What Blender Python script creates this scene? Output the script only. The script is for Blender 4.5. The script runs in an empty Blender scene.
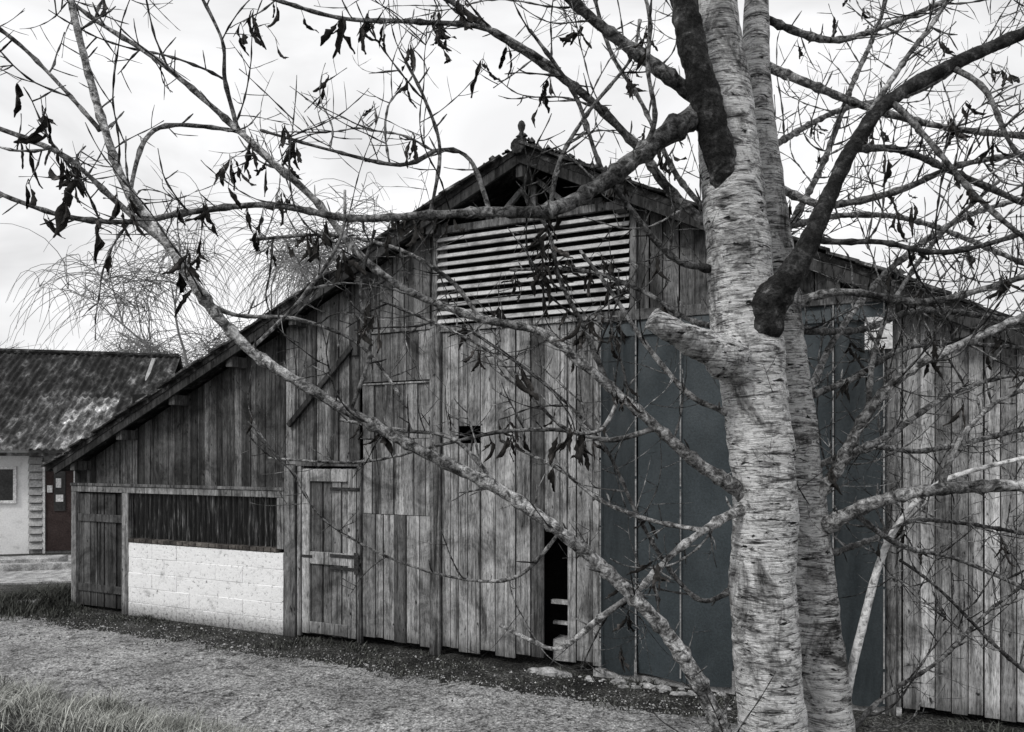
import bpy, math, random
from mathutils import Vector, Matrix, noise
random.seed(7)
R=random.uniform
scene=bpy.context.scene
F=740.0; EYE=2.1; HZ=455.0
def P(x,y,d):            # image pixel unprojected at assumed depth d -> world metres
    return Vector(((x-512)*d/F, d, EYE+(HZ-y)*d/F))

# ---------------------------------------------------------------- node helpers
def newmat(name):
    m=bpy.data.materials.new(name); m.use_nodes=True
    nt=m.node_tree; b=nt.nodes['Principled BSDF']
    b.inputs['Roughness'].default_value=.9
    b.inputs['Specular IOR Level'].default_value=.25
    return m,nt,b
def N(nt,t,**k):
    n=nt.nodes.new(t)
    for a,v in k.items(): setattr(n,a,v)
    return n
def coords(nt,scale=(1,1,1),off=None):
    tc=N(nt,'ShaderNodeTexCoord'); mp=N(nt,'ShaderNodeMapping')
    mp.inputs['Scale'].default_value=scale
    nt.links.new(tc.outputs['Object'],mp.inputs['Vector'])
    if off is not None: nt.links.new(off,mp.inputs['Location'])
    return mp.outputs['Vector']
def noi(nt,vec,scale=1,detail=6,rough=.6,dist=0):
    n=N(nt,'ShaderNodeTexNoise'); n.inputs['Scale'].default_value=scale
    n.inputs['Detail'].default_value=min(detail,5); n.inputs['Roughness'].default_value=rough
    n.inputs['Distortion'].default_value=dist
    nt.links.new(vec,n.inputs['Vector']); return n.outputs['Fac']
def ramp(nt,fac,stops):
    r=N(nt,'ShaderNodeValToRGB'); e=r.color_ramp.elements
    while len(e)<len(stops): e.new(.5)
    for i,(p,c) in enumerate(stops):
        e[i].position=p; e[i].color=(c,c,c,1) if not isinstance(c,tuple) else (*c,1)
    nt.links.new(fac,r.inputs['Fac']); return r.outputs['Color']
def mul(nt,a,b,typ='MULTIPLY',fac=1):
    m=N(nt,'ShaderNodeMix',data_type='RGBA',blend_type=typ)
    m.inputs[0].default_value=fac
    for s,i in ((a,6),(b,7)):
        if hasattr(s,'links'): nt.links.new(s,m.inputs[i])
        else: m.inputs[i].default_value=(s,s,s,1) if not isinstance(s,tuple) else (*s,1)
    return m.outputs[2]
def bump(nt,b,h,strength=.5,dist=.01):
    n=N(nt,'ShaderNodeBump'); n.inputs['Strength'].default_value=strength
    n.inputs['Distance'].default_value=dist
    nt.links.new(h,n.inputs['Height']); nt.links.new(n.outputs['Normal'],b.inputs['Normal'])
def attr(nt,name='tone'):
    a=N(nt,'ShaderNodeAttribute'); a.attribute_name=name; return a
def splash(nt,c,nz,h=.22,amp=.5,dark=.3):     # mud splashed on the foot of a wall
    tc=N(nt,'ShaderNodeTexCoord'); sp=N(nt,'ShaderNodeSeparateXYZ'); nt.links.new(tc.outputs['Object'],sp.inputs[0])
    ad=N(nt,'ShaderNodeMath',operation='MULTIPLY_ADD'); nt.links.new(nz,ad.inputs[0]); ad.inputs[1].default_value=-amp; nt.links.new(sp.outputs[2],ad.inputs[2])
    ad2=N(nt,'ShaderNodeMath',operation='ADD'); nt.links.new(ad.outputs[0],ad2.inputs[0]); ad2.inputs[1].default_value=amp*.5
    return mul(nt,c,ramp(nt,ad2.outputs[0],[(0,dark),(h,1)]))

def wood(name,lo,hi,grain=20,blot=.42,spl=True):
    m,nt,b=newmat(name)
    a=attr(nt)
    sep=N(nt,'ShaderNodeSeparateColor'); nt.links.new(a.outputs['Color'],sep.inputs['Color'])
    off=N(nt,'ShaderNodeMath',operation='MULTIPLY'); nt.links.new(sep.outputs['Green'],off.inputs[0]); off.inputs[1].default_value=37
    comb=N(nt,'ShaderNodeCombineXYZ')
    nt.links.new(off.outputs[0],comb.inputs[0]); nt.links.new(off.outputs[0],comb.inputs[2])
    v1=coords(nt,(grain,grain,.8),comb.outputs[0])
    n1=noi(nt,v1,1,4,.6,.8)
    v2=coords(nt,(grain*6,grain*6,12),comb.outputs[0])
    n2=noi(nt,v2,1,4,.8)
    v3=coords(nt,(3.0,3.0,2.4)); n3=noi(nt,v3,1,5,.75,.6)
    v4=coords(nt,(14,14,7),comb.outputs[0]); n4=noi(nt,v4,1,2,.6)
    c1=ramp(nt,n1,[(.34,lo),(.47,lo*.4+hi*.6),(.64,hi)])
    c2=ramp(nt,n2,[(.36,.25),(.46,.85),(.66,1.4)])
    c3=ramp(nt,n3,[(.37,blot),(.50,.95),(.64,1.45)])
    c4=ramp(nt,n4,[(.27,.08),(.32,1),(1,1)])
    c=mul(nt,c1,c2); c=mul(nt,c,c3); c=mul(nt,c,c4)
    t=N(nt,'ShaderNodeCombineColor')
    for i in range(3): nt.links.new(sep.outputs['Red'],t.inputs[i])
    c=mul(nt,c,t.outputs[0])
    if spl: c=splash(nt,c,n3,.2,.5,.35)
    nt.links.new(c,b.inputs['Base Color'])
    hh=mul(nt,n1,n2,'ADD'); bump(nt,b,hh,.7,.006)
    return m
def rough(name,stops,scale=4,detail=6,bs=.6,bd=.02,s2=30,k=(.6,1.2),sc=(1,1,1),rg=.9,usetone=False):
    m,nt,b=newmat(name)
    v=coords(nt,sc); n1=noi(nt,v,scale,detail,.65,.3); n2=noi(nt,v,s2,5,.7)
    c=mul(nt,ramp(nt,n1,stops),ramp(nt,n2,[(.35,k[0]),(.65,k[1])]))
    if usetone:
        a=attr(nt); c=mul(nt,c,a.outputs['Color'])
    nt.links.new(c,b.inputs['Base Color']); b.inputs['Roughness'].default_value=rg
    bump(nt,b,mul(nt,n1,n2,'ADD'),bs,bd); return m

M={}
M['wood']=wood('weathered_wood',.07,.34)
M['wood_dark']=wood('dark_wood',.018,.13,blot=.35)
M['wood_pale']=wood('pale_wood',.12,.46)
M['timber']=wood('timber_frame',.035,.26,18)
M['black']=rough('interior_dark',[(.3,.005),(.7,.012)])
M['roof']=rough('mossy_roof',[(.38,.012),(.5,.04),(.6,.12),(.68,.3)],7,6,.8,.03,38,(.25,1.6),usetone=True)
M['sheet']=rough('fibre_cement',[(.40,.010),(.52,.032),(.62,.09),(.70,.22)],2.4,6,.6,.02,9,(.3,1.6),usetone=True,sc=(2.2,1,1))
M['louvre']=rough('louvre_paint',[(.35,.28),(.5,.52),(.7,.6)],5,5,.2,.004,40,(.75,1.05),usetone=True)
M['tarp']=rough('tarpaulin',[(.3,(.022,.028,.031)),(.7,(.038,.047,.052))],1.6,6,.3,.012,60,(.75,1.25),rg=.5,usetone=True)
M['seam']=rough('tarp_seam',[(.3,.1),(.7,.4)],12)
M['metal']=rough('rusty_iron',[(.3,.012),(.7,.05)],30,rg=.6)
M['concrete']=rough('concrete',[(.35,.2),(.5,.4),(.65,.62)],5,6,.7,.02,40,(.45,1.25))
M['render']=rough('painted_render',[(.3,.55),(.42,.78),(.7,.86)],3,6,.3,.01,30,(.85,1.05))
M['siding']=rough('grey_siding',[(.3,.28),(.7,.5)],5,usetone=True)
M['door_brown']=rough('brown_door',[(.3,(.03,.02,.019)),(.7,(.055,.04,.038))],5)
M['paper']=rough('paper',[(.3,.6),(.7,.8)],5)
M['glass']=rough('window_glass',[(.3,.02),(.7,.06)],2,rg=.15,bs=.05)
M['brick']=rough('sill_brick',[(.3,(.03,.026,.025)),(.6,(.12,.11,.10))],12,usetone=True)
M['stone']=rough('pebble',[(.3,.2),(.7,.6)],8,usetone=True)
M['weed']=rough('weed',[(.3,(.016,.017,.015)),(.7,(.08,.082,.075))],3,usetone=True,bs=.1)
M['grass']=rough('grass',[(.3,(.16,.165,.15)),(.7,(.42,.425,.40))],2,usetone=True,bs=.1)
M['leaf']=rough('dead_leaf',[(.3,(.008,.0075,.007)),(.55,(.03,.028,.026)),(.7,(.13,.12,.115))],35,bs=.5,bd=.004,s2=120)
M['willow']=rough('willow_bark',[(.3,.16),(.7,.30)],3)
M['fartree']=rough('far_bark',[(.3,.08),(.7,.16)],3)
m,nt,b=newmat('whitewashed_blocks')
v=coords(nt); n1=noi(nt,v,3.5,6,.7,.4); n2=noi(nt,v,22,6,.8)
c=mul(nt,ramp(nt,n1,[(.30,.5),(.40,.86),(.7,.93)]),ramp(nt,n2,[(.33,.10),(.39,.75),(.46,1)]))
c=splash(nt,c,n2,.22,.6,.2)
nt.links.new(c,b.inputs['Base Color']); bump(nt,b,mul(nt,n1,n2,'ADD'),.7,.016); M['white']=m
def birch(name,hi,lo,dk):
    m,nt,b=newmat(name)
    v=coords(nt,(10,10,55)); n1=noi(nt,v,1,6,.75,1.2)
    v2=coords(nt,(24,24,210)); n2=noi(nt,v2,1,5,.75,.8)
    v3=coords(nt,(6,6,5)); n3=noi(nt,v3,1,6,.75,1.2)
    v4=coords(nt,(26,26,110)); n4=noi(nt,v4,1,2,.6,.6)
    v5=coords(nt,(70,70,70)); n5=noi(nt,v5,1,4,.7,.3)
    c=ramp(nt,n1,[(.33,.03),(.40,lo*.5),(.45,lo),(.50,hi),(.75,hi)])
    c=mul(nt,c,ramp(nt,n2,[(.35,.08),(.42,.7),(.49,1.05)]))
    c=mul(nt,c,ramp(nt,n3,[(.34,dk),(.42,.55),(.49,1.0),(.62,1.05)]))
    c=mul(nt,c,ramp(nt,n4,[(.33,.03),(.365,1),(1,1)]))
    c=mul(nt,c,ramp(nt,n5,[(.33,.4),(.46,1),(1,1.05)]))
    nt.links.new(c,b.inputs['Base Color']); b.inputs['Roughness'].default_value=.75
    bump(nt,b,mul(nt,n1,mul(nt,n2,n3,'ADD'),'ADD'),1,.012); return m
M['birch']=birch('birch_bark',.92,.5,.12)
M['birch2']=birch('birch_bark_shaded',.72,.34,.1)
m,nt,b=newmat('branch_bark')
v=coords(nt); n1=noi(nt,v,60,6,.75,.5); n2=noi(nt,v,9,5,.6); n3=noi(nt,v,220,3,.6)
c=mul(nt,ramp(nt,n1,[(.36,.02),(.45,.09),(.54,.26),(.64,.5)]),ramp(nt,n2,[(.38,.4),(.62,1.6)]))
c=mul(nt,c,attr(nt).outputs['Color'])
nt.links.new(c,b.inputs['Base Color']); bump(nt,b,mul(nt,n1,n3,'ADD'),1,.005); M['branch']=m
M['darkbranch']=rough('dark_bark',[(.36,.012),(.5,.035),(.6,.09),(.72,.3)],30,6,1,.012,150,(.35,1.5))
m,nt,b=newmat('soil')
v=coords(nt); n1=noi(nt,v,2.2,6,.7,.6); n2=noi(nt,v,38,6,.8); n3=noi(nt,v,120,3,.6)
c=mul(nt,ramp(nt,n1,[(.35,(.011,.011,.0105)),(.55,(.04,.04,.038)),(.7,(.10,.10,.097))]),ramp(nt,n2,[(.38,.2),(.52,1.3),(.6,6.)]))
nt.links.new(c,b.inputs['Base Color']); bump(nt,b,mul(nt,n2,n3,'ADD'),1,.03); M['soil']=m
m,nt,b=newmat('gravel')
v=coords(nt); n1=noi(nt,v,1.1,6,.65,.6); n2=noi(nt,v,26,6,.85); n3=noi(nt,v,110,4,.7); n5=noi(nt,v,6,5,.8,.5)
vo=N(nt,'ShaderNodeTexVoronoi'); vo.inputs['Scale'].default_value=42; nt.links.new(v,vo.inputs['Vector'])
c=mul(nt,ramp(nt,n1,[(.35,.40),(.5,.62),(.65,.82)]),ramp(nt,n2,[(.39,.08),(.47,.85),(.6,1.4)]))
c=mul(nt,c,ramp(nt,vo.outputs['Distance'],[(.1,1.1),(.6,.5)]))
c=mul(nt,c,ramp(nt,n5,[(.36,.2),(.47,.9),(.7,1.2)]))
nt.links.new(c,b.inputs['Base Color'])
hh=mul(nt,n2,vo.outputs['Distance'],'SUBTRACT'); bump(nt,b,mul(nt,hh,n3,'ADD'),.8,.02); M['gravel']=m

# ---------------------------------------------------------------- mesh builder
WOODS={'weathered_wood','dark_wood','pale_wood','timber_frame'}
class MB:
    def __init__(s): s.V=[];s.F=[];s.T=[]
    def add(s,vs,fs,t=1,g=None):
        o=len(s.V); g=random.random() if g is None else g
        s.V+= [tuple(v) for v in vs]; s.F+=[tuple(i+o for i in f) for f in fs]; s.T+=[(t,g)]*len(vs)
    def hexa(s,p,t=1):
        s.add(p,[(3,2,1,0),(4,5,6,7),(0,1,5,4),(1,2,6,5),(2,3,7,6),(3,0,4,7)],t)
    def box(s,x0,x1,y0,y1,z0,z1,t=1,z1r=None,z0r=None):
        a=z1; b_=z1 if z1r is None else z1r; c=z0; d=z0 if z0r is None else z0r
        s.hexa([(x0,y0,c),(x1,y0,d),(x1,y1,d),(x0,y1,c),(x0,y0,a),(x1,y0,b_),(x1,y1,b_),(x0,y1,a)],t)
    def beam(s,a,b,w,h,t=1,up=(0,1,0)):
        a=Vector(a);b=Vector(b);d=(b-a).normalized();u=Vector(up);x=d.cross(u).normalized();u=x.cross(d)
        p=[]
        for q in (a,b):
            p+=[q-x*w/2-u*h/2,q+x*w/2-u*h/2,q+x*w/2+u*h/2,q-x*w/2+u*h/2]
        s.hexa(p,t)
    def grid(s,f,nx,ny,t=1):
        vs=[f(i/nx,j/ny) for j in range(ny+1) for i in range(nx+1)]
        fs=[(j*(nx+1)+i,j*(nx+1)+i+1,(j+1)*(nx+1)+i+1,(j+1)*(nx+1)+i) for j in range(ny) for i in range(nx)]
        s.add(vs,fs,t)
    def tube(s,pts,rads,sides,t=1,lump=0,lf=8):
        n=len(pts); d=(pts[1]-pts[0]).normalized()
        u=d.orthogonal().normalized(); vs=[]
        for i in range(n):
            if i<n-1: nd=(pts[min(i+1,n-1)]-pts[max(i-1,0)])
            else: nd=pts[-1]-pts[-2]
            if nd.length>1e-9: nd.normalize()
            else: nd=d
            u=(u-nd*u.dot(nd))
            u=u.normalized() if u.length>1e-6 else nd.orthogonal().normalized()
            w=nd.cross(u)
            for k in range(sides):
                a=2*math.pi*k/sides; dr=u*math.cos(a)+w*math.sin(a); r=rads[i]
                if lump:
                    q=pts[i]+dr*r; r*=1+lump*noise.noise(q*lf)+lump*.5*noise.noise(q*lf*3.1)
                vs.append(pts[i]+dr*r)
            d=nd
        fs=[(i*sides+k,i*sides+(k+1)%sides,(i+1)*sides+(k+1)%sides,(i+1)*sides+k) for i in range(n-1) for k in range(sides)]
        fs.append(tuple((n-1)*sides+k for k in range(sides))); fs.append(tuple(reversed(range(sides))))
        s.add(vs,fs,t)
    def obj(s,name,mat,parent=None,smooth=False,bev=0):
        me=bpy.data.meshes.new(name); me.from_pydata(s.V,[],s.F); 
        ca=me.color_attributes.new('tone','FLOAT_COLOR','POINT')
        buf=[]; wd=mat.name.split('.')[0] in WOODS
        for t,g in s.T: buf+=[t,g if wd else t,t,1]
        ca.data.foreach_set('color',buf)
        me.materials.append(mat)
        if smooth: me.polygons.foreach_set('use_smooth',[True]*len(me.polygons))
        me.update()
        o=bpy.data.objects.new(name,me); scene.collection.objects.link(o)
        if parent: o.parent=parent
        if bev:
            bm=o.modifiers.new('bevel','BEVEL'); bm.width=bev; bm.segments=1
        return o
def empty(name,loc=(0,0,0),rz=0):
    e=bpy.data.objects.new(name,None); e.location=loc; e.rotation_euler=(0,0,rz); scene.collection.objects.link(e); return e

# ---------------------------------------------------------------- barn (x along front wall, y into barn)
TH=math.atan2(-.4178,.9086)
O=Vector((-6.12,10.24,0))
DU=Vector((math.cos(TH),math.sin(TH),0)); DN=Vector((-math.sin(TH),math.cos(TH),0))
def WL(u,y,z=0): return O+DU*u+DN*y+Vector((0,0,z))
barn=empty('timber_barn',O,TH)
RU,RZ,SL,SR=6.93,5.09,.446,.50
def rz(u): return RZ-(RU-u)*SL if u<RU else RZ-(u-RU)*SR
def ru(u): return rz(u)-.13
def planks(mb,u0,u1,z0,z1,w,y=0,t=(.75,1.25),th=.022,gap=.009,ragged=0,vary=.3):
    u=u0
    while u<u1-.01:
        e=u+w*R(1-vary,1+vary)
        if e>u1-.04: e=u1
        g=gap*R(.4,1.8); yj=y+R(-.009,.009)
        zl=z1(u) if callable(z1) else z1; zr=z1(e) if callable(z1) else z1
        if u<RU<e and callable(z1): zl=zr=min(zl,zr)
        tt=R(*t)
        if random.random()<.18: tt*=.55
        mb.box(u,e-g,yj,yj+th,z0+R(0,ragged),zl,tt,zr)
        u=e
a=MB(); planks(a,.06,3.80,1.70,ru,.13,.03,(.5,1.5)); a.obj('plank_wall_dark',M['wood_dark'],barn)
a=MB()
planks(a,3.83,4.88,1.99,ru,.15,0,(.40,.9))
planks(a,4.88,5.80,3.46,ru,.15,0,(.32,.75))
planks(a,4.88,5.80,2.90,3.42,.16,-.002,(.55,1.05))
planks(a,4.92,5.80,2.28,2.88,.15,0,(.55,1.15))
planks(a,4.92,5.80,1.455,2.275,.14,.003,(.6,1.25))
planks(a,4.92,5.80,.06,1.45,.14,0,(.6,1.25),ragged=.05)
planks(a,5.93,6.13,.06,3.38,.12,0,(.65,1.25),ragged=.05)
planks(a,6.13,6.38,.06,2.22,.14,0,(.75,1.15)); planks(a,6.13,6.38,2.40,3.38,.14,0,(.75,1.15))
planks(a,6.38,7.09,.06,3.38,.145,0,(.6,1.35),ragged=.05)
planks(a,7.09,7.33,1.37,3.38,.13,0,(.8,1.2))
planks(a,7.33,7.66,.08,3.38,.13,0,(.7,1.25),ragged=.05)
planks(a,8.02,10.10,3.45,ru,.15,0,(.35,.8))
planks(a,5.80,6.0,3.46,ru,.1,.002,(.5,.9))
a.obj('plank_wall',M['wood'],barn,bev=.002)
a=MB(); planks(a,10.10,13.2,.05,ru,.115,.01,(.6,1.15),gap=.007,ragged=.03,vary=.08); a.obj('plank_wall_pale',M['wood_pale'],barn,bev=.002)
a=MB()
a.box(3.84,4.00,-.045,.02,.0,1.98,.8); a.box(5.805,5.925,-.05,.0,.0,3.45,.9)
a.box(4.02,4.075,-.03,.02,.02,1.97,1.3); a.box(4.86,4.915,-.03,.02,.02,1.97,.8)
a.box(4.0,4.92,-.035,-.001,1.972,2.03,.5)
a.box(.07,3.82,-.03,.03,1.60,1.68,1.1); a.box(.07,3.83,-.045,.0,1.683,1.72,.7)
a.box(.07,.17,-.03,.04,0,1.597,1); a.box(1.08,1.22,-.03,.04,0,1.597,1.2); a.box(3.72,3.82,-.03,.04,1.0,1.597,1)
a.box(4.88,5.80,-.025,.0,3.425,3.458,1.0); a.box(4.90,5.79,-.02,-.004,2.865,2.885,1.3)
a.box(5.86,7.70,-.03,.0,3.385,3.45,1.6)
a.box(7.66,10.14,-.10,.0,3.34,3.44,.55)
a.box(10.08,10.16,-.04,.005,.0,3.30,.7)
a.beam((3.90,-.035,2.44),(4.80,-.035,3.30),.06,.04,.2)
a.box(4.80,4.87,-.04,.0,3.2,3.62,.3)
a.box(5.86,8.02,-.05,.0,4.405,4.48,.8)
a.box(5.83,5.90,-.05,.0,3.452,4.403,.8); a.box(7.96,8.02,-.05,.0,3.446,4.403,.8)
a.box(6.89,6.97,.05,.12,4.48,4.95,1.1)
a.beam((6.5,.08,4.48),(6.9,.08,4.86),.05,.05,1.6); a.beam((7.38,.08,4.48),(6.96,.08,4.86),.05,.05,1.6)
a.beam((6.3,.3,4.62),(7.6,.3,4.62),.07,.05,1.3)
a.obj('timber_frame',M['timber'],barn,bev=.004)
a=MB()
for u in (.35,1.25,2.2,3.15,4.1,5.0,5.9,7.9,8.8,9.7,10.6,11.5):
    z=ru(u); a.box(u-.05,u+.05,-.20,.4,z-.13,z-.005,.8)
a.box(RU-.05,RU+.05,-.22,.5,RZ-.30,RZ-.14,.8)
a.beam((.0,-.225,rz(0)-.09),(RU,-.225,rz(RU)-.09),.15,.03,.4); a.beam((RU,-.228,rz(RU)-.09),(13.3,-.228,rz(13.3)-.09),.15,.03,.4)
a.obj('purlins_and_bargeboards',M['wood_dark'],barn)
a=MB()
for (ua,ub) in ((-.12,RU),(RU,13.4)):
    za,zb=rz(ua),rz(ub)
    a.hexa([(ua,-.25,za-.07),(ub,-.25,zb-.07),(ub,13,zb-.07),(ua,13,za-.07),(ua,-.25,za-.01),(ub,-.25,zb-.01),(ub,13,zb-.01),(ua,13,za-.01)],.5)
u=-.14
while u<13.3:
    w=R(.16,.26); 
    for r in range(3):
        y0=-.29+r*.3+R(-.03,.03); z=rz(u)+R(0,.016); z2=rz(u+w)+R(0,.018)
        if not (u<RU<u+w): a.hexa([(u,y0,z-.012),(u+w+.03,y0,z2-.012),(u+w+.03,y0+.33,z2-.006),(u,y0+.33,z-.006),(u,y0,z+.012),(u+w+.03,y0,z2+.012),(u+w+.03,y0+.33,z2+.02),(u,y0+.33,z+.02)],R(.3,1.8))
    u+=w
for i in range(45):
    y=-.3+i*.28
    a.tube([Vector((RU,y,RZ-.03)),Vector((RU,y+.3,RZ-.015))],[.075,.085],10,R(.3,.9))
a.obj('roof',M['roof'],barn)
a=MB()
for i in range(420):
    u=RU+random.gauss(.3,.5) if i<330 else R(0,12); y=R(-.27,.25); r=R(.012,.05)
    c=Vector((u,y,rz(u)+.02+R(0,.045) + (.04 if abs(u-RU)<.1 else 0)))
    vs=[c+Vector((math.cos(k*1.05)*r*R(.7,1.3),math.sin(k*1.05)*r,-r*.3+R(-.3,.3)*r)) for k in range(6)]+[c+Vector((0,0,r*R(.5,1.2)))]
    a.add(vs,[(k,(k+1)%6,6) for k in range(6)],R(.4,2))
a.obj('roof_moss',M['roof'],barn)
a=MB(); a.tube([Vector((RU,-.2,RZ+z)) for z in (.0,.10,.14,.17,.2,.235,.25)],[.05,.035,.02,.035,.04,.025,.004],10,1)
a.obj('ridge_finial',M['metal'],barn,True)
a=MB(); n=11
for i in range(n):
    z0=3.468+i*.085
    a.hexa([(5.905,-.075,z0),(7.955,-.075,z0+R(-.004,.004)),(7.955,-.062,z0-.004),(5.905,-.062,z0-.004),(5.905,-.035,z0+.046),(7.955,-.035,z0+.046+R(-.003,.003)),(7.955,-.023,z0+.042),(5.905,-.023,z0+.042)],R(.75,1.15))
a.obj('louvre_vent',M['louvre'],barn)
a=MB()
a.box(.1,13.1,.9,.93,0,3.0,1); a.box(3.9,9.8,.9,.93,3.0,3.6,1); a.box(5.6,8.3,.6,.63,3.3,4.4,1); a.box(5.9,7.96,.02,.03,3.46,4.4,1)  # near-black sheets behind boards and slats, painting in the unlit interior's darkness
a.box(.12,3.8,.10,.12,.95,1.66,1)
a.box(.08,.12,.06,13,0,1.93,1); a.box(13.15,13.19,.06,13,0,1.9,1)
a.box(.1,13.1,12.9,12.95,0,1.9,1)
a.obj('black_backing_and_side_walls',M['black'],barn)
a=MB(); planks(a,4.085,4.85,.05,1.95,.15,.0,(.5,.9),.02); a.box(4.09,4.20,-.03,-.01,.06,1.94,1.2); a.box(4.74,4.845,-.03,-.01,.06,1.94,1.2)
a.box(4.205,4.735,-.03,-.01,1.80,1.94,1.25); a.box(4.205,4.735,-.03,-.01,.86,1.0,1.2); a.box(4.205,4.735,-.03,-.01,.07,.2,.9)
a.obj('stable_door',M['wood'],barn,bev=.004)
a=MB()
for z in (1.72,.97,.83): a.box(4.50,4.90,-.046,-.031,z-.018,z+.018)
a.box(4.84,4.90,-.06,-.047,.78,1.02); a.box(4.10,4.24,-.045,-.031,.93,.96)
a.obj('door_ironwork',M['metal'],barn,bev=.004)
a=MB(); planks(a,.18,1.07,.05,1.58,.13,.02,(.6,1.1)); a.box(.19,1.06,-.012,.008,1.2,1.3,.8); a.box(.19,1.06,-.012,.008,.25,.35,.7)
a.obj('side_door',M['wood_dark'],barn,bev=.002)
a=MB(); a.grid(lambda s,t:(1.23+s*2.48,.04+.022*math.sin(s*2.48/.085*6.283)+.004*math.sin(s*60+t*3),1.0+t*.6),500,4,1)
a.obj('ribbed_window_sheet',rough('ribbed_sheet',[(.3,.008),(.55,.03),(.7,.25)],3,6,.3,.01,12,(.3,1.4),sc=(14,14,1),rg=.3),barn,True)
a=MB(); row=0; z=.0
while z<.93:
    u=1.225-(row%2)*.22; h=.195 if z>.01 else .18
    while u<3.82:
        u2=u+.44; x0=max(u,1.225); x1=min(u2-.007,3.825)
        if x1-x0>.03: j=R(-.004,.004); a.box(x0,x1,-.04+j,.09,z,z+h-.007)
        u=u2
    z+=h; row+=1
a.box(1.226,3.824,-.035,.085,.0,.95); a.obj('block_wall',M['white'],barn,bev=.004)
a=MB(); u=1.23
while u<3.7:
    a.box(u,min(u+.1,3.72),-.05,.06,.965+R(-.003,.003),1.01+R(-.003,.003),R(.4,1.6)); u+=.11
a.obj('brick_sill',M['brick'],barn,bev=.003)
a=MB()
edges=[7.67,8.04,8.90,9.70,10.09]
for i in range(4):
    u0,u1=edges[i]+.006,edges[i+1]-.006; yo=-.05-(.02 if i%2 else 0); ph=R(0,6)
    a.grid(lambda s,t:(u0+s*(u1-u0),yo+.014*math.sin(s*9+ph+t*2)+.03*noise.noise(Vector((s*3,t*4,ph)))+.008*noise.noise(Vector((s*9,t*14,ph))),.07+.02*math.sin(s*5+ph)+t*3.29),40,80,R(.8,1.2))
    a.grid(lambda s,t:(u0+s*(u1-u0),yo-.035+.028*t+.006*math.sin(s*14+ph),3.2+.16*t),30,3,1.2)
a.obj('tarpaulin_doors',M['tarp'],barn,True)
a=MB()
for u in (7.69,8.03,8.44,8.91,9.30,9.695,10.07):
    w=.006
    z=.1
    while z<3.2:
        z2=z+R(.15,.7); a.box(u-w,u+w,-.097,-.09,z,z2-R(.0,.03)); z=z2
for u in (7.69,8.03,8.9,9.7): a.box(u-.012,u+.012,-.105,-.099,.02,.22)
a.obj('tarpaulin_seams',M['seam'],barn)
a=MB()
a.box(7.6,10.2,-.03,.06,-.02,.06); 
def rock(c,r,t=1):
    vs=[];
    for z,s in ((-.3,1),(.25,.9),(.5,.45)):
        for k in range(7):
            q=.8+.5*noise.noise(Vector((c[0]*9+k,z*3,c[1]*7))); vs.append((c[0]+math.cos(k*.9)*r*s*q*1.4,c[1]+math.sin(k*.9)*r*s*q*.8,c[2]+z*r*.8))
    a.add(vs,[(j*7+k,j*7+(k+1)%7,(j+1)*7+(k+1)%7,(j+1)*7+k) for j in range(2) for k in range(7)]+[tuple(14+k for k in range(7))],t)
for i in range(50):
    rock((R(7.5,9.6),R(-.26,-.1),.008),R(.015,.05))
for u,r in ((7.2,.12),(7.05,.07),(7.35,.08),(7.9,.07),(8.15,.06),(8.3,.06)): rock((u,-.16,.015),r)
a.box(7.11,7.31,.12,.17,.62,.66); a.box(7.1,7.32,.2,.25,.40,.43)
a.box(7.12,7.28,.15,.35,.05,.26)
a.obj('concrete_threshold',M['concrete'],barn)
a=MB(); a.box(0,.2,-.012,0,0,.26); sg=a.obj('wall_sign',M['paper']); sg.location=WL(9.93,-.11,2.95); sg.rotation_euler=(0,0,TH)
a=MB()
for z,e in ((.2,.15),(.14,.12),(.08,.16)): a.box(.03,e,-.0155,-.0125,z,z+.012)
s2=a.obj('dummy_lettering',M['metal'],sg)

# ---------------------------------------------------------------- ground, road
def hgt(p):
    q=p-O; yl=q.dot(DN); 
    t=min(1,max(0,(-2.6-yl)/1.6)); t=t*t*(3-2*t)
    return .5*t+.05*noise.noise(Vector((p.x*1.5,p.y*1.5,0)))*t+.012*noise.noise(Vector((p.x*3,p.y*3,1)))*(1 if yl<-.05 and yl>-.9 else .0)
a=MB()
xs=[-200,-90,-45,-25]+[-16+i*.14 for i in range(164)]+[9,16,30,80,200]
ys=[-60,-20,-5]+[-1+i*.14 for i in range(100)]+[14,18,25,40,80,150,300]
vs=[(x,y,hgt(Vector((x,y,0)))) for y in ys for x in xs]; nx=len(xs)
a.add(vs,[(j*nx+i,j*nx+i+1,(j+1)*nx+i+1,(j+1)*nx+i) for j in range(len(ys)-1) for i in range(nx-1)])
a.obj('ground',M['soil'],None,True)
a=MB()
nxr=700; rows=24
vs=[]
def redge(u):
    e1=-.78+.14*noise.noise(Vector((u*1.1,0,0)))+.10*noise.noise(Vector((u*6,5,0)))+.08*noise.noise(Vector((u*17,5,0)))
    if u<.3: e1+= (0.3-u)*.18
    e2=-2.62+.10*noise.noise(Vector((u*1.3,9,0)))+.06*noise.noise(Vector((u*7,5,3)))+.05*noise.noise(Vector((u*17,5,7)))
    return e1,e2
for j in range(rows+1):
    for i in range(nxr+1):
        u=-9+i*.033; e1,e2=redge(u)
        t=j/rows; y=e1*(1-t)+e2*t
        rut=-.018*(math.exp(-((t-.28)/.09)**2)+math.exp(-((t-.78)/.09)**2))*math.sin(math.pi*t)
        z=.006+.03*math.sin(math.pi*t)+rut+.008*noise.noise(Vector((u*3,y*3,0)))*math.sin(math.pi*t)
        w=WL(u,y,z); w.z=max(w.z,hgt(w)+.005) ; vs.append(w)
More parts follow.
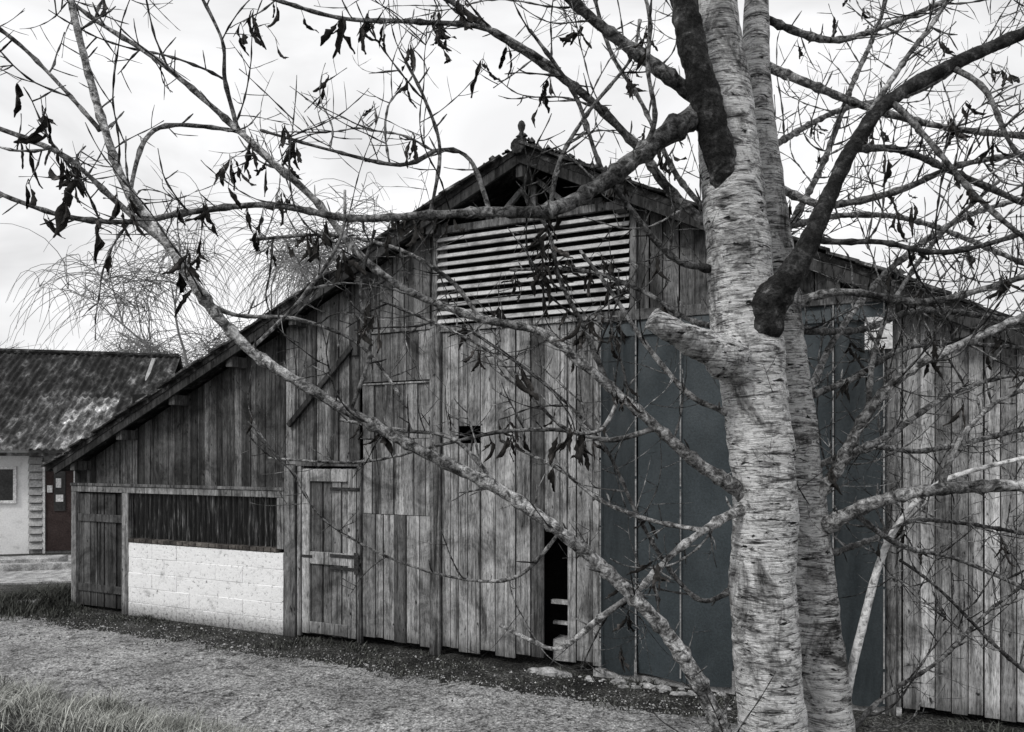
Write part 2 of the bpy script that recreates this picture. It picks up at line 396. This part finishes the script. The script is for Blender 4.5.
a.add(vs,[(j*(nxr+1)+i+1,j*(nxr+1)+i,(j+1)*(nxr+1)+i,(j+1)*(nxr+1)+i+1) for j in range(rows) for i in range(nxr)])
a.obj('gravel_road',M['gravel'],None,True)
a=MB()
for i in range(11000):
    u=R(-4,9.5); y=random.choice([R(-2.7,-.8),R(-1.1,-.1),R(-1.05,-.6)]); r=R(.003,.010)*(2 if random.random()<.05 else 1)
    c=WL(u,y); t=(-y-.85)/1.7; t=min(1,max(0,t)); c.z=max(hgt(c),0)+.004+.028*math.sin(math.pi*t)*(1 if t>0 else 0)
    vs=[c+Vector((math.cos(k*1.257)*r*R(.7,1.3),math.sin(k*1.257)*r*R(.7,1.3),0)) for k in range(5)]+[c+Vector((0,0,r*.8)),c-Vector((0,0,r))]
    a.add(vs,[(k,(k+1)%5,5) for k in range(5)]+[((k+1)%5,k,6) for k in range(5)],R(.1,1.5))
a.obj('loose_stones',M['stone'],None)
def blade(a,c,h,w,lean,t):
    az=R(0,6.28); dx=math.cos(az); dy=math.sin(az); sx,sy=-dy*w,dx*w
    l=lean*h
    vs=[c+Vector((sx,sy,0)),c-Vector((sx,sy,0)),c+Vector((dx*l*.35+sx*.7,dy*l*.35+sy*.7,h*.6)),c+Vector((dx*l*.35-sx*.7,dy*l*.35-sy*.7,h*.6)),c+Vector((dx*l,dy*l,h*R(.8,1)))]
    a.add(vs,[(0,1,3,2),(2,3,4)],t)
a=MB()
for i in range(13000):
    u=R(-1.5,11.5)
    y=-abs(random.gauss(0,.33))-.04 if random.random()<.7 else -.84+random.gauss(0,.14)
    if y<-1.2: continue
    d=noise.noise(Vector((u*2,y*3,0)))
    if d<.0 and random.random()<.85: continue
    c=WL(u,y); c.z=hgt(c)-.003
    blade(a,c,R(.008,.035)*(1+max(0,d)*2.4),R(.003,.008),R(.2,1.6),R(.2,2.8))
for i in range(6000):
    u=random.gauss(-.5,.6); y=random.gauss(-.15,.35)
    c=WL(u,y); c.z=hgt(c)
    if -.02<u and y>-.02: continue
    blade(a,c,R(.05,.33)*math.exp(-((u+.45)/.6)**2)+.03,R(.003,.008),R(.2,1),R(.4,2.8))
a.obj('weeds',M['weed'],None)
a=MB()
for i in range(26000):
    u=R(1.5,7.5); e2=redge(u)[1]; y=e2-random.gauss(.0,.06)-abs(random.gauss(0,.6))
    if noise.noise(Vector((u*2,y*2,3)))<-.3: continue
    c=WL(u,y); c.z=hgt(c)-.003
    blade(a,c,R(.04,.15)*(1+noise.noise(Vector((u*4,y*4,8)))),R(.0018,.0045),R(.3,1.7),R(.12,2.0))
a.obj('grass',M['grass'],None)

# ---------------------------------------------------------------- outbuilding at left
ob=empty('white_outbuilding',(-12.55,15.2,0),math.radians(14))
L=4.2
a=MB(); a.box(-8,2.33,0,6,0,2.35,1); a.obj('rendered_walls',M['render'],ob)
a=MB()
for i in range(13): 
    z=.1+i*.165; a.hexa([(2.335,-.09,z),(2.60,-.09,z),(2.60,.0,z),(2.335,.0,z),(2.335,-.02,z+.14),(2.60,-.02,z+.14),(2.60,0,z+.14),(2.335,0,z+.14)],1)
a.box(2.335,L,.005,6,0,2.3,.7); a.box(3.25,L,-.04,0,0,2.3,1); a.obj('siding',M['siding'],ob)
a=MB(); a.box(2.66,3.2,-.03,.0,.05,1.85); a.obj('door',M['door_brown'],ob)
a=MB(); a.box(2.82,3.04,-.05,-.033,.9,1.75); a.obj('door_glazing',M['glass'],ob)
a=MB(); a.box(2.69,2.79,-.05,-.035,1.3,1.45); a.box(2.86,3.0,-.06,-.052,1.1,1.25); a.box(2.86,2.96,-.06,-.052,1.4,1.6); a.box(2.605,2.65,-.06,0,0,1.95); a.box(3.2,3.245,-.06,0,0,1.95)
a.box(1.2,2.11,-.06,-.001,1.08,1.14); a.box(1.2,2.11,-.06,-.001,1.80,1.86); 
for x in (1.2,1.63,2.05): a.box(x,x+.06,-.055,-.002,1.142,1.798)
a.obj('frames_and_notices',M['paper'],ob)
a=MB(); a.box(1.22,2.08,-.02,-.0015,1.12,1.83); a.obj('window',M['glass'],ob)
a=MB()
for k in range(13):
    x0=-8+k*.98
    for part in range(2):
        for rr in range(2):
            tn=R(.5,1.2)
            if part==0 and (k,rr) in ((11,0),): tn=4.
            if part==0 and (k,rr) in ((10,0),): tn=2.2
            s0=rr*.5
            a.grid(lambda s,t:(x0+s*.985, (-.45+(s0+t*.505)*3.7) if part==0 else (6.6-(s0+t*.505)*3.35), 2.22+(s0+t*.505)*2.45+.022*math.cos((x0+s*.985)/.14*6.283)+.003*rr),70,5,tn)
a.obj('corrugated_roof',M['sheet'],ob,True)
a=MB(); a.tube([Vector((-8,3.25,4.70)),Vector((4.7,3.25,4.70))],[.07,.07],8,.6); a.box(-8,4.7,-.5,-.4,2.08,2.15,.5); a.obj('ridge_and_gutter',M['roof'],ob)
a=MB(); a.hexa([(L-.1,.0,2.2),(L-.02,0,2.2),(L-.02,6,2.2),(L-.1,6,2.2),(L-.1,3,4.6),(L-.02,3,4.6),(L-.02,3.4,4.6),(L-.1,3.4,4.6)],1); a.obj('gable_end',M['siding'],ob)
a=MB()
a.hexa([(-16,10.4,.0),(-7.0,12.2,.0),(-8.2,15.5,.0),(-16,14.2,0),(-16,10.4,.03),(-7.0,12.2,.03),(-8.2,15.5,.03),(-16,14.2,.03)],1)
a.obj('yard_slab',M['concrete'],None)
a=MB()
a.beam((-13,12.3,.07),(-7.6,13.6,.07),.16,.16,.6,up=(0,0,1)); a.beam((-12,13.4,.1),(-8.6,14.2,.1),.5,.12,1,up=(0,0,1))
a.box(-6.72,-6.45,10.0,10.15,0,.13)
a.obj('kerb',M['concrete'],None,bev=.01)

# ---------------------------------------------------------------- foreground birch
def catmull(ctrl,step=.018):
    pts=[];rad=[]
    n=len(ctrl)
    for i in range(n-1):
        p0=ctrl[max(i-1,0)];p1=ctrl[i];p2=ctrl[i+1];p3=ctrl[min(i+2,n-1)]
        L_=(p2[0]-p1[0]).length; k=max(2,int(L_/step))
        for j in range(k):
            t=j/k; t2=t*t;t3=t2*t
            q=.5*((2*p1[0])+(p2[0]-p0[0])*t+(2*p0[0]-5*p1[0]+4*p2[0]-p3[0])*t2+(-p0[0]+3*p1[0]-3*p2[0]+p3[0])*t3)
            pts.append(q); rad.append(p1[1]*(1-t)+p2[1]*t)
    pts.append(ctrl[-1][0]); rad.append(ctrl[-1][1]); return pts,rad
def conv(l):
    d=l[0][2]; w=l[0][3]; o=[]
    for e in l:
        if len(e)>2: d=e[2]
        if len(e)>3: w=e[3]
        o.append((P(e[0],e[1],d),w*d/F/2))
    return o
tree=empty('birch_tree',(.62,1.8,.45))
def unpar(o): o.parent=tree; o.matrix_parent_inverse=Matrix.Translation(-Vector((.62,1.8,.45)))
t1=MB()
pts,rad=catmull(conv([(785,1130,1.8,96),(778,900,1.8,78),(772,732,1.8,67),(763,610,1.8,64),(765,500,1.8,62),(757,410,1.8,62),(748,350,1.8,70),(741,290,1.8,64),(734,200,1.8,60),(724,100,1.8,54),(712,0,1.8,46),(700,-120,1.8,38)]),.005)
t1.tube(pts,rad,90,1,.08,12)
l=[(765,400,1.82,50),(742,368,1.77,48),(716,352,1.70,36),(690,340,1.66,28),(666,327,1.63,24),(652,318,1.62,22)]
p,r=catmull(conv(l),.006); t1.tube(p,r,28,1,.22,24)
unpar(t1.obj('trunk',M['birch'],None,True))
t2=MB()
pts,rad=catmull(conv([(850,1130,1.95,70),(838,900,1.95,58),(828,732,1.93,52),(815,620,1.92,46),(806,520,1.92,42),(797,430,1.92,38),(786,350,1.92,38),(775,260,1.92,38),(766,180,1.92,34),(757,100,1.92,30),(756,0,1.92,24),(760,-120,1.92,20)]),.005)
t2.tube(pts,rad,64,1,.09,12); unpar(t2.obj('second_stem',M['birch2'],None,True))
dk=MB()
for l in ([(738,270,1.82,18),(730,210,1.79,28),(721,160,1.75,30),(708,110,1.72,29),(694,55,1.70,27),(680,-20,1.70,25)],
          [(742,400,1.83,30),(752,352,1.785,42),(768,308,1.74,36),(788,278,1.71,28),(808,245,1.7,20),(833,188,1.7,16),(858,138,1.7,15),(890,100,1.7,14),(950,66,1.7,13),(1050,22,1.7,12)]):
    p,r=catmull(conv(l),.006); dk.tube(p,r,28,1,.26,24)
unpar(dk.obj('dark_limbs',M['darkbranch'],None,True))
BR=[
 [(748,800,1.78,18),(735,760,1.72,17),(700,685,1.7,16),(660,625,1.68,14),(600,565,1.66,13),(560,532,1.65,12),(500,490,1.63,12),(420,450,1.6,11),(350,412,1.58,11),(295,380,1.56,10),(250,350,1.55,10),(205,300,1.55,11),(172,250,1.55,10),(128,190,1.55,9),(105,130,1.55,8),(85,60,1.55,7),(66,-20,1.55,6)],
 [(725,105,1.80,34),(706,112,1.77,26),(680,125,1.72,21),(640,155,1.7,18),(600,185,1.68,16),(550,210,1.66,13),(490,212,1.65,10),(430,215,1.64,8),(350,218,1.62,7),(270,205,1.6,6),(190,212,1.58,6),(130,222,1.56,5),(60,215,1.54,5),(-20,186,1.52,4)],
 [(768,508,1.82,30),(740,490,1.78,17),(700,465,1.74,12),(660,430,1.72,10),(620,395,1.7,9),(580,362,1.7,9),(540,332,1.7,8),(480,318,1.7,8),(410,292,1.68,7),(360,255,1.66,7),(315,200,1.64,7),(270,160,1.62,7),(238,130,1.6,6),(160,62,1.6,5),(95,20,1.6,4),(50,-15,1.6,3)],
 [(238,130,1.6,5),(225,80,1.6,4),(222,40,1.6,3),(195,-15,1.6,3)],
 [(722,118,1.82,18),(680,85,1.76,14),(640,55,1.74,12),(600,25,1.72,10),(555,-15,1.7,9)],
 [(730,235,1.84,12),(700,218,1.84,10),(665,185,1.82,9),(640,150,1.8,8),(590,100,1.78,8),(540,62,1.76,7),(490,30,1.75,6),(430,-15,1.74,6)],
 [(735,275,1.82,12),(705,268,1.78,8),(680,262,1.76,6),(655,240,1.74,6),(628,205,1.72,5),(600,165,1.7,4),(575,95,1.7,4),(530,30,1.7,3)],
 [(172,250,1.55,6),(120,205,1.53,6),(70,160,1.51,5),(30,140,1.5,5),(-20,122,1.5,4)],
 [(100,130,1.55,5),(60,85,1.54,4),(20,45,1.53,4),(-20,15,1.52,4)],
 [(130,190,1.55,4),(145,140,1.58,4),(175,125,1.6,4),(245,132,1.61,4)],
 [(805,548,1.93,28),(822,530,1.9,19),(845,515,1.84,14),(890,498,1.8,12),(950,488,1.78,12),(1050,485,1.76,11)],
 [(806,545,1.93,22),(818,500,1.89,13),(838,468,1.86,11),(868,412,1.84,10),(910,370,1.82,9),(960,345,1.8,8),(1050,305,1.8,7)],
 [(790,310,1.93,14),(810,298,1.92,9),(850,292,1.9,7),(920,302,1.9,7),(980,290,1.9,6),(1050,268,1.9,5)],
 [(757,60,1.93,12),(775,70,1.92,9),(800,80,1.9,8),(870,108,1.9,7),(950,128,1.9,6),(1050,138,1.9,5)],
 [(764,180,1.93,12),(790,193,1.92,8),(830,205,1.9,7),(900,190,1.9,6),(960,165,1.9,5),(1050,150,1.9,5)],
 [(812,238,1.71,8),(835,242,1.71,6),(880,242,1.7,5),(950,252,1.7,5),(1050,225,1.7,4)],
 [(850,150,1.7,8),(900,150,1.8,6),(960,175,1.9,6),(1050,215,1.95,5)],
 [(870,112,1.7,6),(905,60,1.75,5),(935,20,1.8,4),(960,-20,1.8,4)],
 [(757,15,1.93,8),(830,40,2.0,6),(900,20,2.0,5),(980,-15,2.0,4)],
 [(890,100,1.7,6),(920,130,1.65,5),(980,200,1.6,5),(1040,250,1.6,4)],
 [(805,470,1.9,8),(880,440,1.9,6),(940,400,1.95,5),(990,380,2.0,4),(1050,370,2.0,4)],
 [(850,510,1.84,6),(900,545,1.9,5),(960,560,2.0,4),(1050,600,2.0,4)],
 [(797,400,1.92,8),(850,380,2.0,6),(920,345,2.1,5),(1050,350,2.1,4)],
 [(765,505,1.82,18),(742,510,1.77,11),(712,525,1.72,8),(675,552,1.70,7),(640,588,1.69,7),(600,618,1.68,6),(560,648,1.68,5),(530,640,1.68,4),(500,625,1.68,3)],
 [(700,530,1.72,5),(650,520,1.8,4),(600,500,1.85,4),(560,470,1.88,3),(500,440,1.9,3)],
 [(655,428,1.72,6),(610,440,1.75,5),(560,430,1.78,4),(500,432,1.8,4),(440,445,1.82,3),(360,462,1.85,2.5),(268,458,1.85,2)],
 [(560,532,1.65,4),(520,575,1.68,3.5),(470,580,1.7,3),(400,562,1.7,2.5),(335,530,1.7,2)],
 [(610,390,1.7,6),(585,330,1.72,5),(560,280,1.74,4),(548,230,1.76,4),(520,190,1.78,3)],
 [(480,318,1.7,5),(450,280,1.72,4),(400,250,1.74,4),(330,235,1.76,3),(250,240,1.78,3)],
 [(560,70,1.76,4),(490,30,1.72,5),(420,22,1.7,5),(340,18,1.68,4),(262,-5,1.66,4)],
 [(490,212,1.65,5),(470,160,1.66,4),(440,150,1.67,4),(400,165,1.68,4),(330,150,1.7,3),(260,130,1.7,3)],
 [(430,215,1.64,4),(440,150,1.62,3.5),(425,100,1.6,3),(405,60,1.6,3)],
 [(640,155,1.7,6),(655,120,1.66,5),(648,70,1.62,4),(650,20,1.6,4),(640,-20,1.6,3)],
 [(500,490,1.63,5),(455,440,1.66,4),(400,430,1.68,3.5),(340,420,1.7,3)],
 [(205,300,1.55,5),(235,315,1.58,4),(300,320,1.6,4),(360,345,1.62,3),(400,395,1.62,3)],
 [(755,430,1.82,9),(725,412,1.80,6),(690,395,1.82,5),(650,350,1.84,5),(610,290,1.86,4),(580,250,1.88,3)],
 [(755,570,1.82,8),(728,592,1.81,6),(700,600,1.82,5),(670,570,1.84,4),(640,520,1.86,4),(600,440,1.88,3),(540,380,1.9,3),(470,330,1.9,3)],
 [(797,420,1.95,8),(840,330,2.2,6),(900,260,2.4,6),(970,215,2.5,5),(1060,190,2.6,4)],
 [(806,520,1.95,8),(860,450,2.2,6),(930,450,2.4,5),(1060,420,2.5,5)],
 [(775,250,1.95,8),(820,170,2.2,6),(850,90,2.4,5),(880,20,2.5,4),(890,-30,2.5,4)],
 [(766,150,1.95,7),(840,110,2.3,5),(920,90,2.4,5),(1000,40,2.5,4),(1060,20,2.5,4)],
 [(790,330,1.95,8),(860,330,2.3,6),(930,310,2.5,6),(1060,330,2.6,5)],
 [(775,230,1.95,7),(850,215,2.2,5),(930,225,2.4,5),(1060,280,2.6,4)],
 [(815,560,1.95,7),(870,540,2.2,5),(930,520,2.4,4),(1060,540,2.6,4)],
 [(950,66,1.7,6),(985,90,1.65,5),(1015,150,1.6,4),(1060,180,1.6,4)],
 [(940,487,1.78,7),(960,440,1.8,5),(1000,400,1.85,4),(1060,380,1.9,3)],
 [(868,412,1.84,6),(875,350,1.9,5),(900,290,1.95,4),(945,230,2.0,4),(1000,180,2.0,3)],
 [(740,330,1.85,7),(690,320,2.0,5),(640,290,2.1,4),(580,270,2.2,4),(510,270,2.3,3)],
 [(740,240,1.85,7),(680,180,2.0,5),(640,100,2.1,4),(610,50,2.2,4),(590,-20,2.2,3)],
 [(620,395,1.7,5),(600,430,1.68,4),(560,425,1.66,3.5),(500,360,1.66,3),(450,330,1.66,3),(380,300,1.66,3)],
 [(550,210,1.66,5),(560,160,1.7,4),(590,110,1.72,4),(630,60,1.75,3),(640,20,1.75,3)],
 [(350,412,1.58,4),(370,350,1.6,3.5),(360,290,1.62,3),(375,230,1.62,3)],
 [(250,350,1.55,4),(300,300,1.55,3.5),(340,240,1.56,3),(345,190,1.56,2.5)],
 [(829,760,1.95,8),(880,700,2.0,4),(940,660,2.0,3.5),(990,610,2.0,3),(1060,560,2.0,3)],
 [(1060,700,2.1,5),(1000,650,2.0,4),(940,590,1.95,3),(900,560,1.95,3)],
]
PALE=[[(838,830,1.98,11),(842,740,1.96,9),(850,680,1.95,8),(864,620,1.94,8),(880,562,1.93,7),(900,522,1.92,6),(945,480,1.9,5),(1050,452,1.9,4)]]
br=MB(); TP=[]
def twig(p,d,Ln,r,lev,mx,up=.03):
    st=.016; n=max(3,int(Ln/st)); pts=[p.copy()]; rads=[r]; d=d.normalized()
    bend=Vector((R(-1,1),R(-1,1),R(-1,1)))*.06
    for i in range(n):
        if i%4==0: bend=bend*.5+Vector((R(-1,1),R(-1,1),R(-.8,1)))*.07
        d=(d+bend+Vector((0,0,up))+Vector((R(-1,1),R(-1,1),R(-1,1)))*.08).normalized()
        p=p+d*st; pts.append(p.copy()); t=(i+1)/n
        rads.append(r*(1-.6*t)*(1.7 if i%3==1 else .95)); 
    br.tube(pts,rads,5 if r>.002 else 4,R(.12,1.0))
    for q in pts[2::2]: TP.append(q)
    if lev<mx:
        k=int(Ln/.055)
        for j in range(k):
            i=random.randrange(1,len(pts)-1); dd=(pts[i+1]-pts[i-1]).normalized()
            s=dd.orthogonal(); s.rotate(Matrix.Rotation(R(0,6.28),3,dd))
            twig(pts[i],dd*R(.3,1)+s,Ln*R(.1,.5),r*.62,lev+1,mx,up)
for bi,l in enumerate(BR):
    pts,rad=catmull(conv(l),.014)
    rr=[r*(1+.16*noise.noise(p*30)+(.3 if (i%6==0) else 0)) for i,(p,r) in enumerate(zip(pts,rad))]
    tn=R(.35,1.0)
    if bi==0: tn=1.3
    if bi in (2,10,11,23): tn=1.1
    if bi in (1,4,5): tn=.6
    br.tube(pts,rr,14 if max(rad)>.008 else 8,tn,.2,45)
    TP+=pts[6::3]
    right=l[0][0]>755 and l[-1][0]>l[0][0]
    sp=2.6 if right else 3.9
    i=R(6,9)
    while i<len(pts)-2:
        k=int(i); dd=(pts[k+1]-pts[k-1]).normalized()
        s=dd.orthogonal(); s.rotate(Matrix.Rotation(R(0,6.28),3,dd))
        s=(s+Vector((0,0,.30)))
        x=random.random()
        if x<.40: Ln=R(.012,.04)
        elif x<.78: Ln=R(.06,.2)
        else: Ln=R(.2,.5)
        twig(pts[k],dd*R(.2,1.2)+s,Ln,min(rad[k]*.7,R(.0014,.0028)),0,2 if (right or Ln>.3) else 1)
        i+=sp*R(.4,1.7)
unpar(br.obj('branches',M['branch'],None,True))
pl=MB()
for l in PALE:
    pts,rad=catmull(conv(l),.014); pl.tube(pts,rad,10,1,.12,40)
unpar(pl.obj('pale_sucker',rough('pale_bark',[(.35,.2),(.45,.7),(.7,.85)],60),None,True))
lf=MB()
def leaf(p):
    Ln=R(.03,.075); w=Ln*R(.10,.20); az=R(0,6.28); ax=Vector((math.cos(az),math.sin(az),0)); ay=Vector((-ax.y,ax.x,0))
    pet=R(.006,.022); q=p+Vector((R(-.008,.008),R(-.008,.008),-pet)); lf.tube([p,q],[.0008,.0007],3)
    d=(Vector((R(-.45,.45),R(-.45,.45),-1))).normalized(); curl=R(-2.4,2.4); tw=R(-3,3); fold=R(.5,2.2)
    n=9; vs=[]; c=q.copy()
    for i in range(n+1):
        t=i/n; ww=w*math.sin(math.pi*min(1,t*.93+.04))**.8*(1+.45*R(-1,1))
        a_=tw*t; e=ax*math.cos(a_)+ay*math.sin(a_); f=d.cross(e).normalized()
        for k in (-1,-.5,0,.5,1):
            vs.append(c+e*ww*k*math.cos(fold*abs(k))+f*ww*abs(k)*math.sin(fold*abs(k))+f*R(-.002,.002))
        d=(d+ay*curl*.13+Vector((0,0,-.03))).normalized(); c=c+d*Ln/n
    lf.add(vs,[(i*5+k,i*5+k+1,(i+1)*5+k+1,(i+1)*5+k) for i in range(n) for k in range(4)])
CL=[(20,95,3),(35,150,3),(70,165,7),(90,240,1),(5,225,2),(230,165,5),(155,285,6),(265,25,3),(310,40,4),(280,190,5),(230,262,5),(190,200,5),(300,240,4),(405,215,8),(440,30,5),(425,10,4),(550,90,5),(575,30,3),(630,65,4),(640,30,4),(815,15,3),(540,240,12),(560,262,12),(590,300,8),(525,275,8),(620,330,5),(370,305,4),(655,130,4),(675,160,5),(820,120,3),(510,435,8),(580,440,8),(355,330,3),(1000,60,3),(880,120,4),(270,5,3),(350,10,4),(480,40,3),(60,200,3),(245,215,5),(860,380,6),(600,250,8),(440,200,4),(900,190,5),(930,330,6),(990,130,4),(570,450,5),(530,450,4),(60,150,4),(545,225,6),(620,280,5),(615,400,5),(120,190,4),(370,20,4),(320,215,5)]
for x,y,n in CL:
    c=P(x,y,1.66); near=sorted(TP,key=lambda q:((q.x/q.y-c.x/c.y)**2+((q.z-EYE)/q.y-(c.z-EYE)/c.y)**2))[:14]
    near=random.sample(near,min(len(near),2+n//2))
    for i in range(n+2): leaf(random.choice(near)+Vector((0,0,R(-.004,.001))))
for i in range(110):
    q=random.choice(TP)
    for k in range(random.choice((1,1,2,3,4))): leaf(q)
unpar(lf.obj('dead_leaves',M['leaf'],None,True))

# ---------------------------------------------------------------- background trees
def bare(mb,base,H,spread,droop,seed,tw,tl,tr):
    random.seed(seed); mb0=len(mb.V)
    def grow(p,d,Ln,r,lev):
        n=6; pts=[p.copy()]; rads=[r]
        for i in range(n):
            k=.05 if lev==0 else .16
            d=(d+Vector((R(-1,1),R(-1,1),R(-.5,.9)))*k).normalized(); p=p+d*Ln/n; pts.append(p.copy()); rads.append(r*(1-.45*(i+1)/n))
        mb.tube(pts,rads,6 if lev<2 else 4,R(.8,1.2))
        if lev<4:
            for j in range(4 if lev==0 else 3):
                i=random.randrange(3,n+1); s=d.orthogonal(); s.rotate(Matrix.Rotation(R(0,6.28),3,d))
                grow(pts[i],(d+s*R(.5,1.1)*spread),Ln*R(.6,.8),r*.5,lev+1)
        if lev>=3:
            for j in range(tw):
                i=random.randrange(1,n+1); q=pts[i].copy(); e=Vector((R(-1,1),R(-1,1),R(-.1,.9))).normalized(); tp=[q]
                m_=7; LL=tl*R(.5,1.2)
                for k in range(m_):
                    e=(e+Vector((R(-.15,.15),R(-.15,.15),-droop))).normalized(); q=q+e*LL/m_; tp.append(q.copy())
                mb.tube(tp,[tr*(1-.6*k/m_) for k in range(m_+1)],3,R(.8,1.3))
    grow(base,Vector((0,0,1)),H*.3,H*.012,0)
    top=max(v[2] for v in mb.V[mb0:]); k=H/top
    mb.V[mb0:]=[(base.x+(v[0]-base.x)*k,base.y+(v[1]-base.y)*k,v[2]*k) for v in mb.V[mb0:]]
a=MB(); bare(a,Vector((-10.4,30,0)),13.6,1.0,.30,5,9,2.6,.011); bare(a,Vector((-13.0,32,0)),9.4,.9,.30,8,7,2.4,.010); a.obj('willow_tree',M['willow'],None)
a=MB()
for i,(x,y,H) in enumerate(((-48,62,12),(-42,66,12.5),(-37,60,12),(-33,64,13.5),(-28,60,12),(-24,58,12.5),(-20,62,12),(-44,60,12.4))):
    bare(a,Vector((x,y,0)),H,.9,-.02,20+i,3,1.6,.02)
a.obj('bare_trees',M['fartree'],None)

# ---------------------------------------------------------------- light and sky
w=bpy.data.worlds.new('World'); scene.world=w; w.use_nodes=True; nt=w.node_tree
bg=nt.nodes['Background']; bg.inputs['Strength'].default_value=.12
sky=nt.nodes.new('ShaderNodeTexSky'); sky.sky_type='NISHITA'; sky.sun_disc=False
sky.sun_elevation=math.radians(42); sky.sun_rotation=math.radians(225)
hs=nt.nodes.new('ShaderNodeHueSaturation'); hs.inputs['Saturation'].default_value=.05; nt.links.new(sky.outputs[0],hs.inputs['Color'])
tc=nt.nodes.new('ShaderNodeTexCoord'); mp=nt.nodes.new('ShaderNodeMapping'); mp.inputs['Scale'].default_value=(1.2,1.2,3.2)
nt.links.new(tc.outputs['Generated'],mp.inputs['Vector'])
n1=noi(nt,mp.outputs[0],1.9,6,.55,.6)
cl=ramp(nt,n1,[(.32,.66),(.45,.82),(.60,.98)])
sc=mul(nt,cl,(9.6,9.6,9.7)); 
mx=mul(nt,hs.outputs[0],sc,'MIX',.88); nt.links.new(mx,bg.inputs['Color'])
sl=bpy.data.lights.new('sun','SUN'); sl.energy=1.5; sl.angle=math.radians(10); sl.color=(1,.99,.97)
so=bpy.data.objects.new('sun',sl); scene.collection.objects.link(so)
el=math.radians(42); sd=Vector((-.707*math.cos(el),-.707*math.cos(el),math.sin(el)))
so.rotation_euler=(-sd).to_track_quat('-Z','Y').to_euler(); so.location=(-5,-5,8)
cam=bpy.data.cameras.new('camera'); cam.sensor_width=36; cam.lens=F/1024*36; cam.shift_y=(HZ-366)/1024; cam.clip_end=1000; cam.clip_start=.05
co=bpy.data.objects.new('camera',cam); co.location=(0,0,EYE); co.rotation_euler=(math.radians(90),0,0); scene.collection.objects.link(co); scene.camera=co
scene.view_settings.view_transform='Standard'; scene.view_settings.look='None'; scene.view_settings.exposure=0
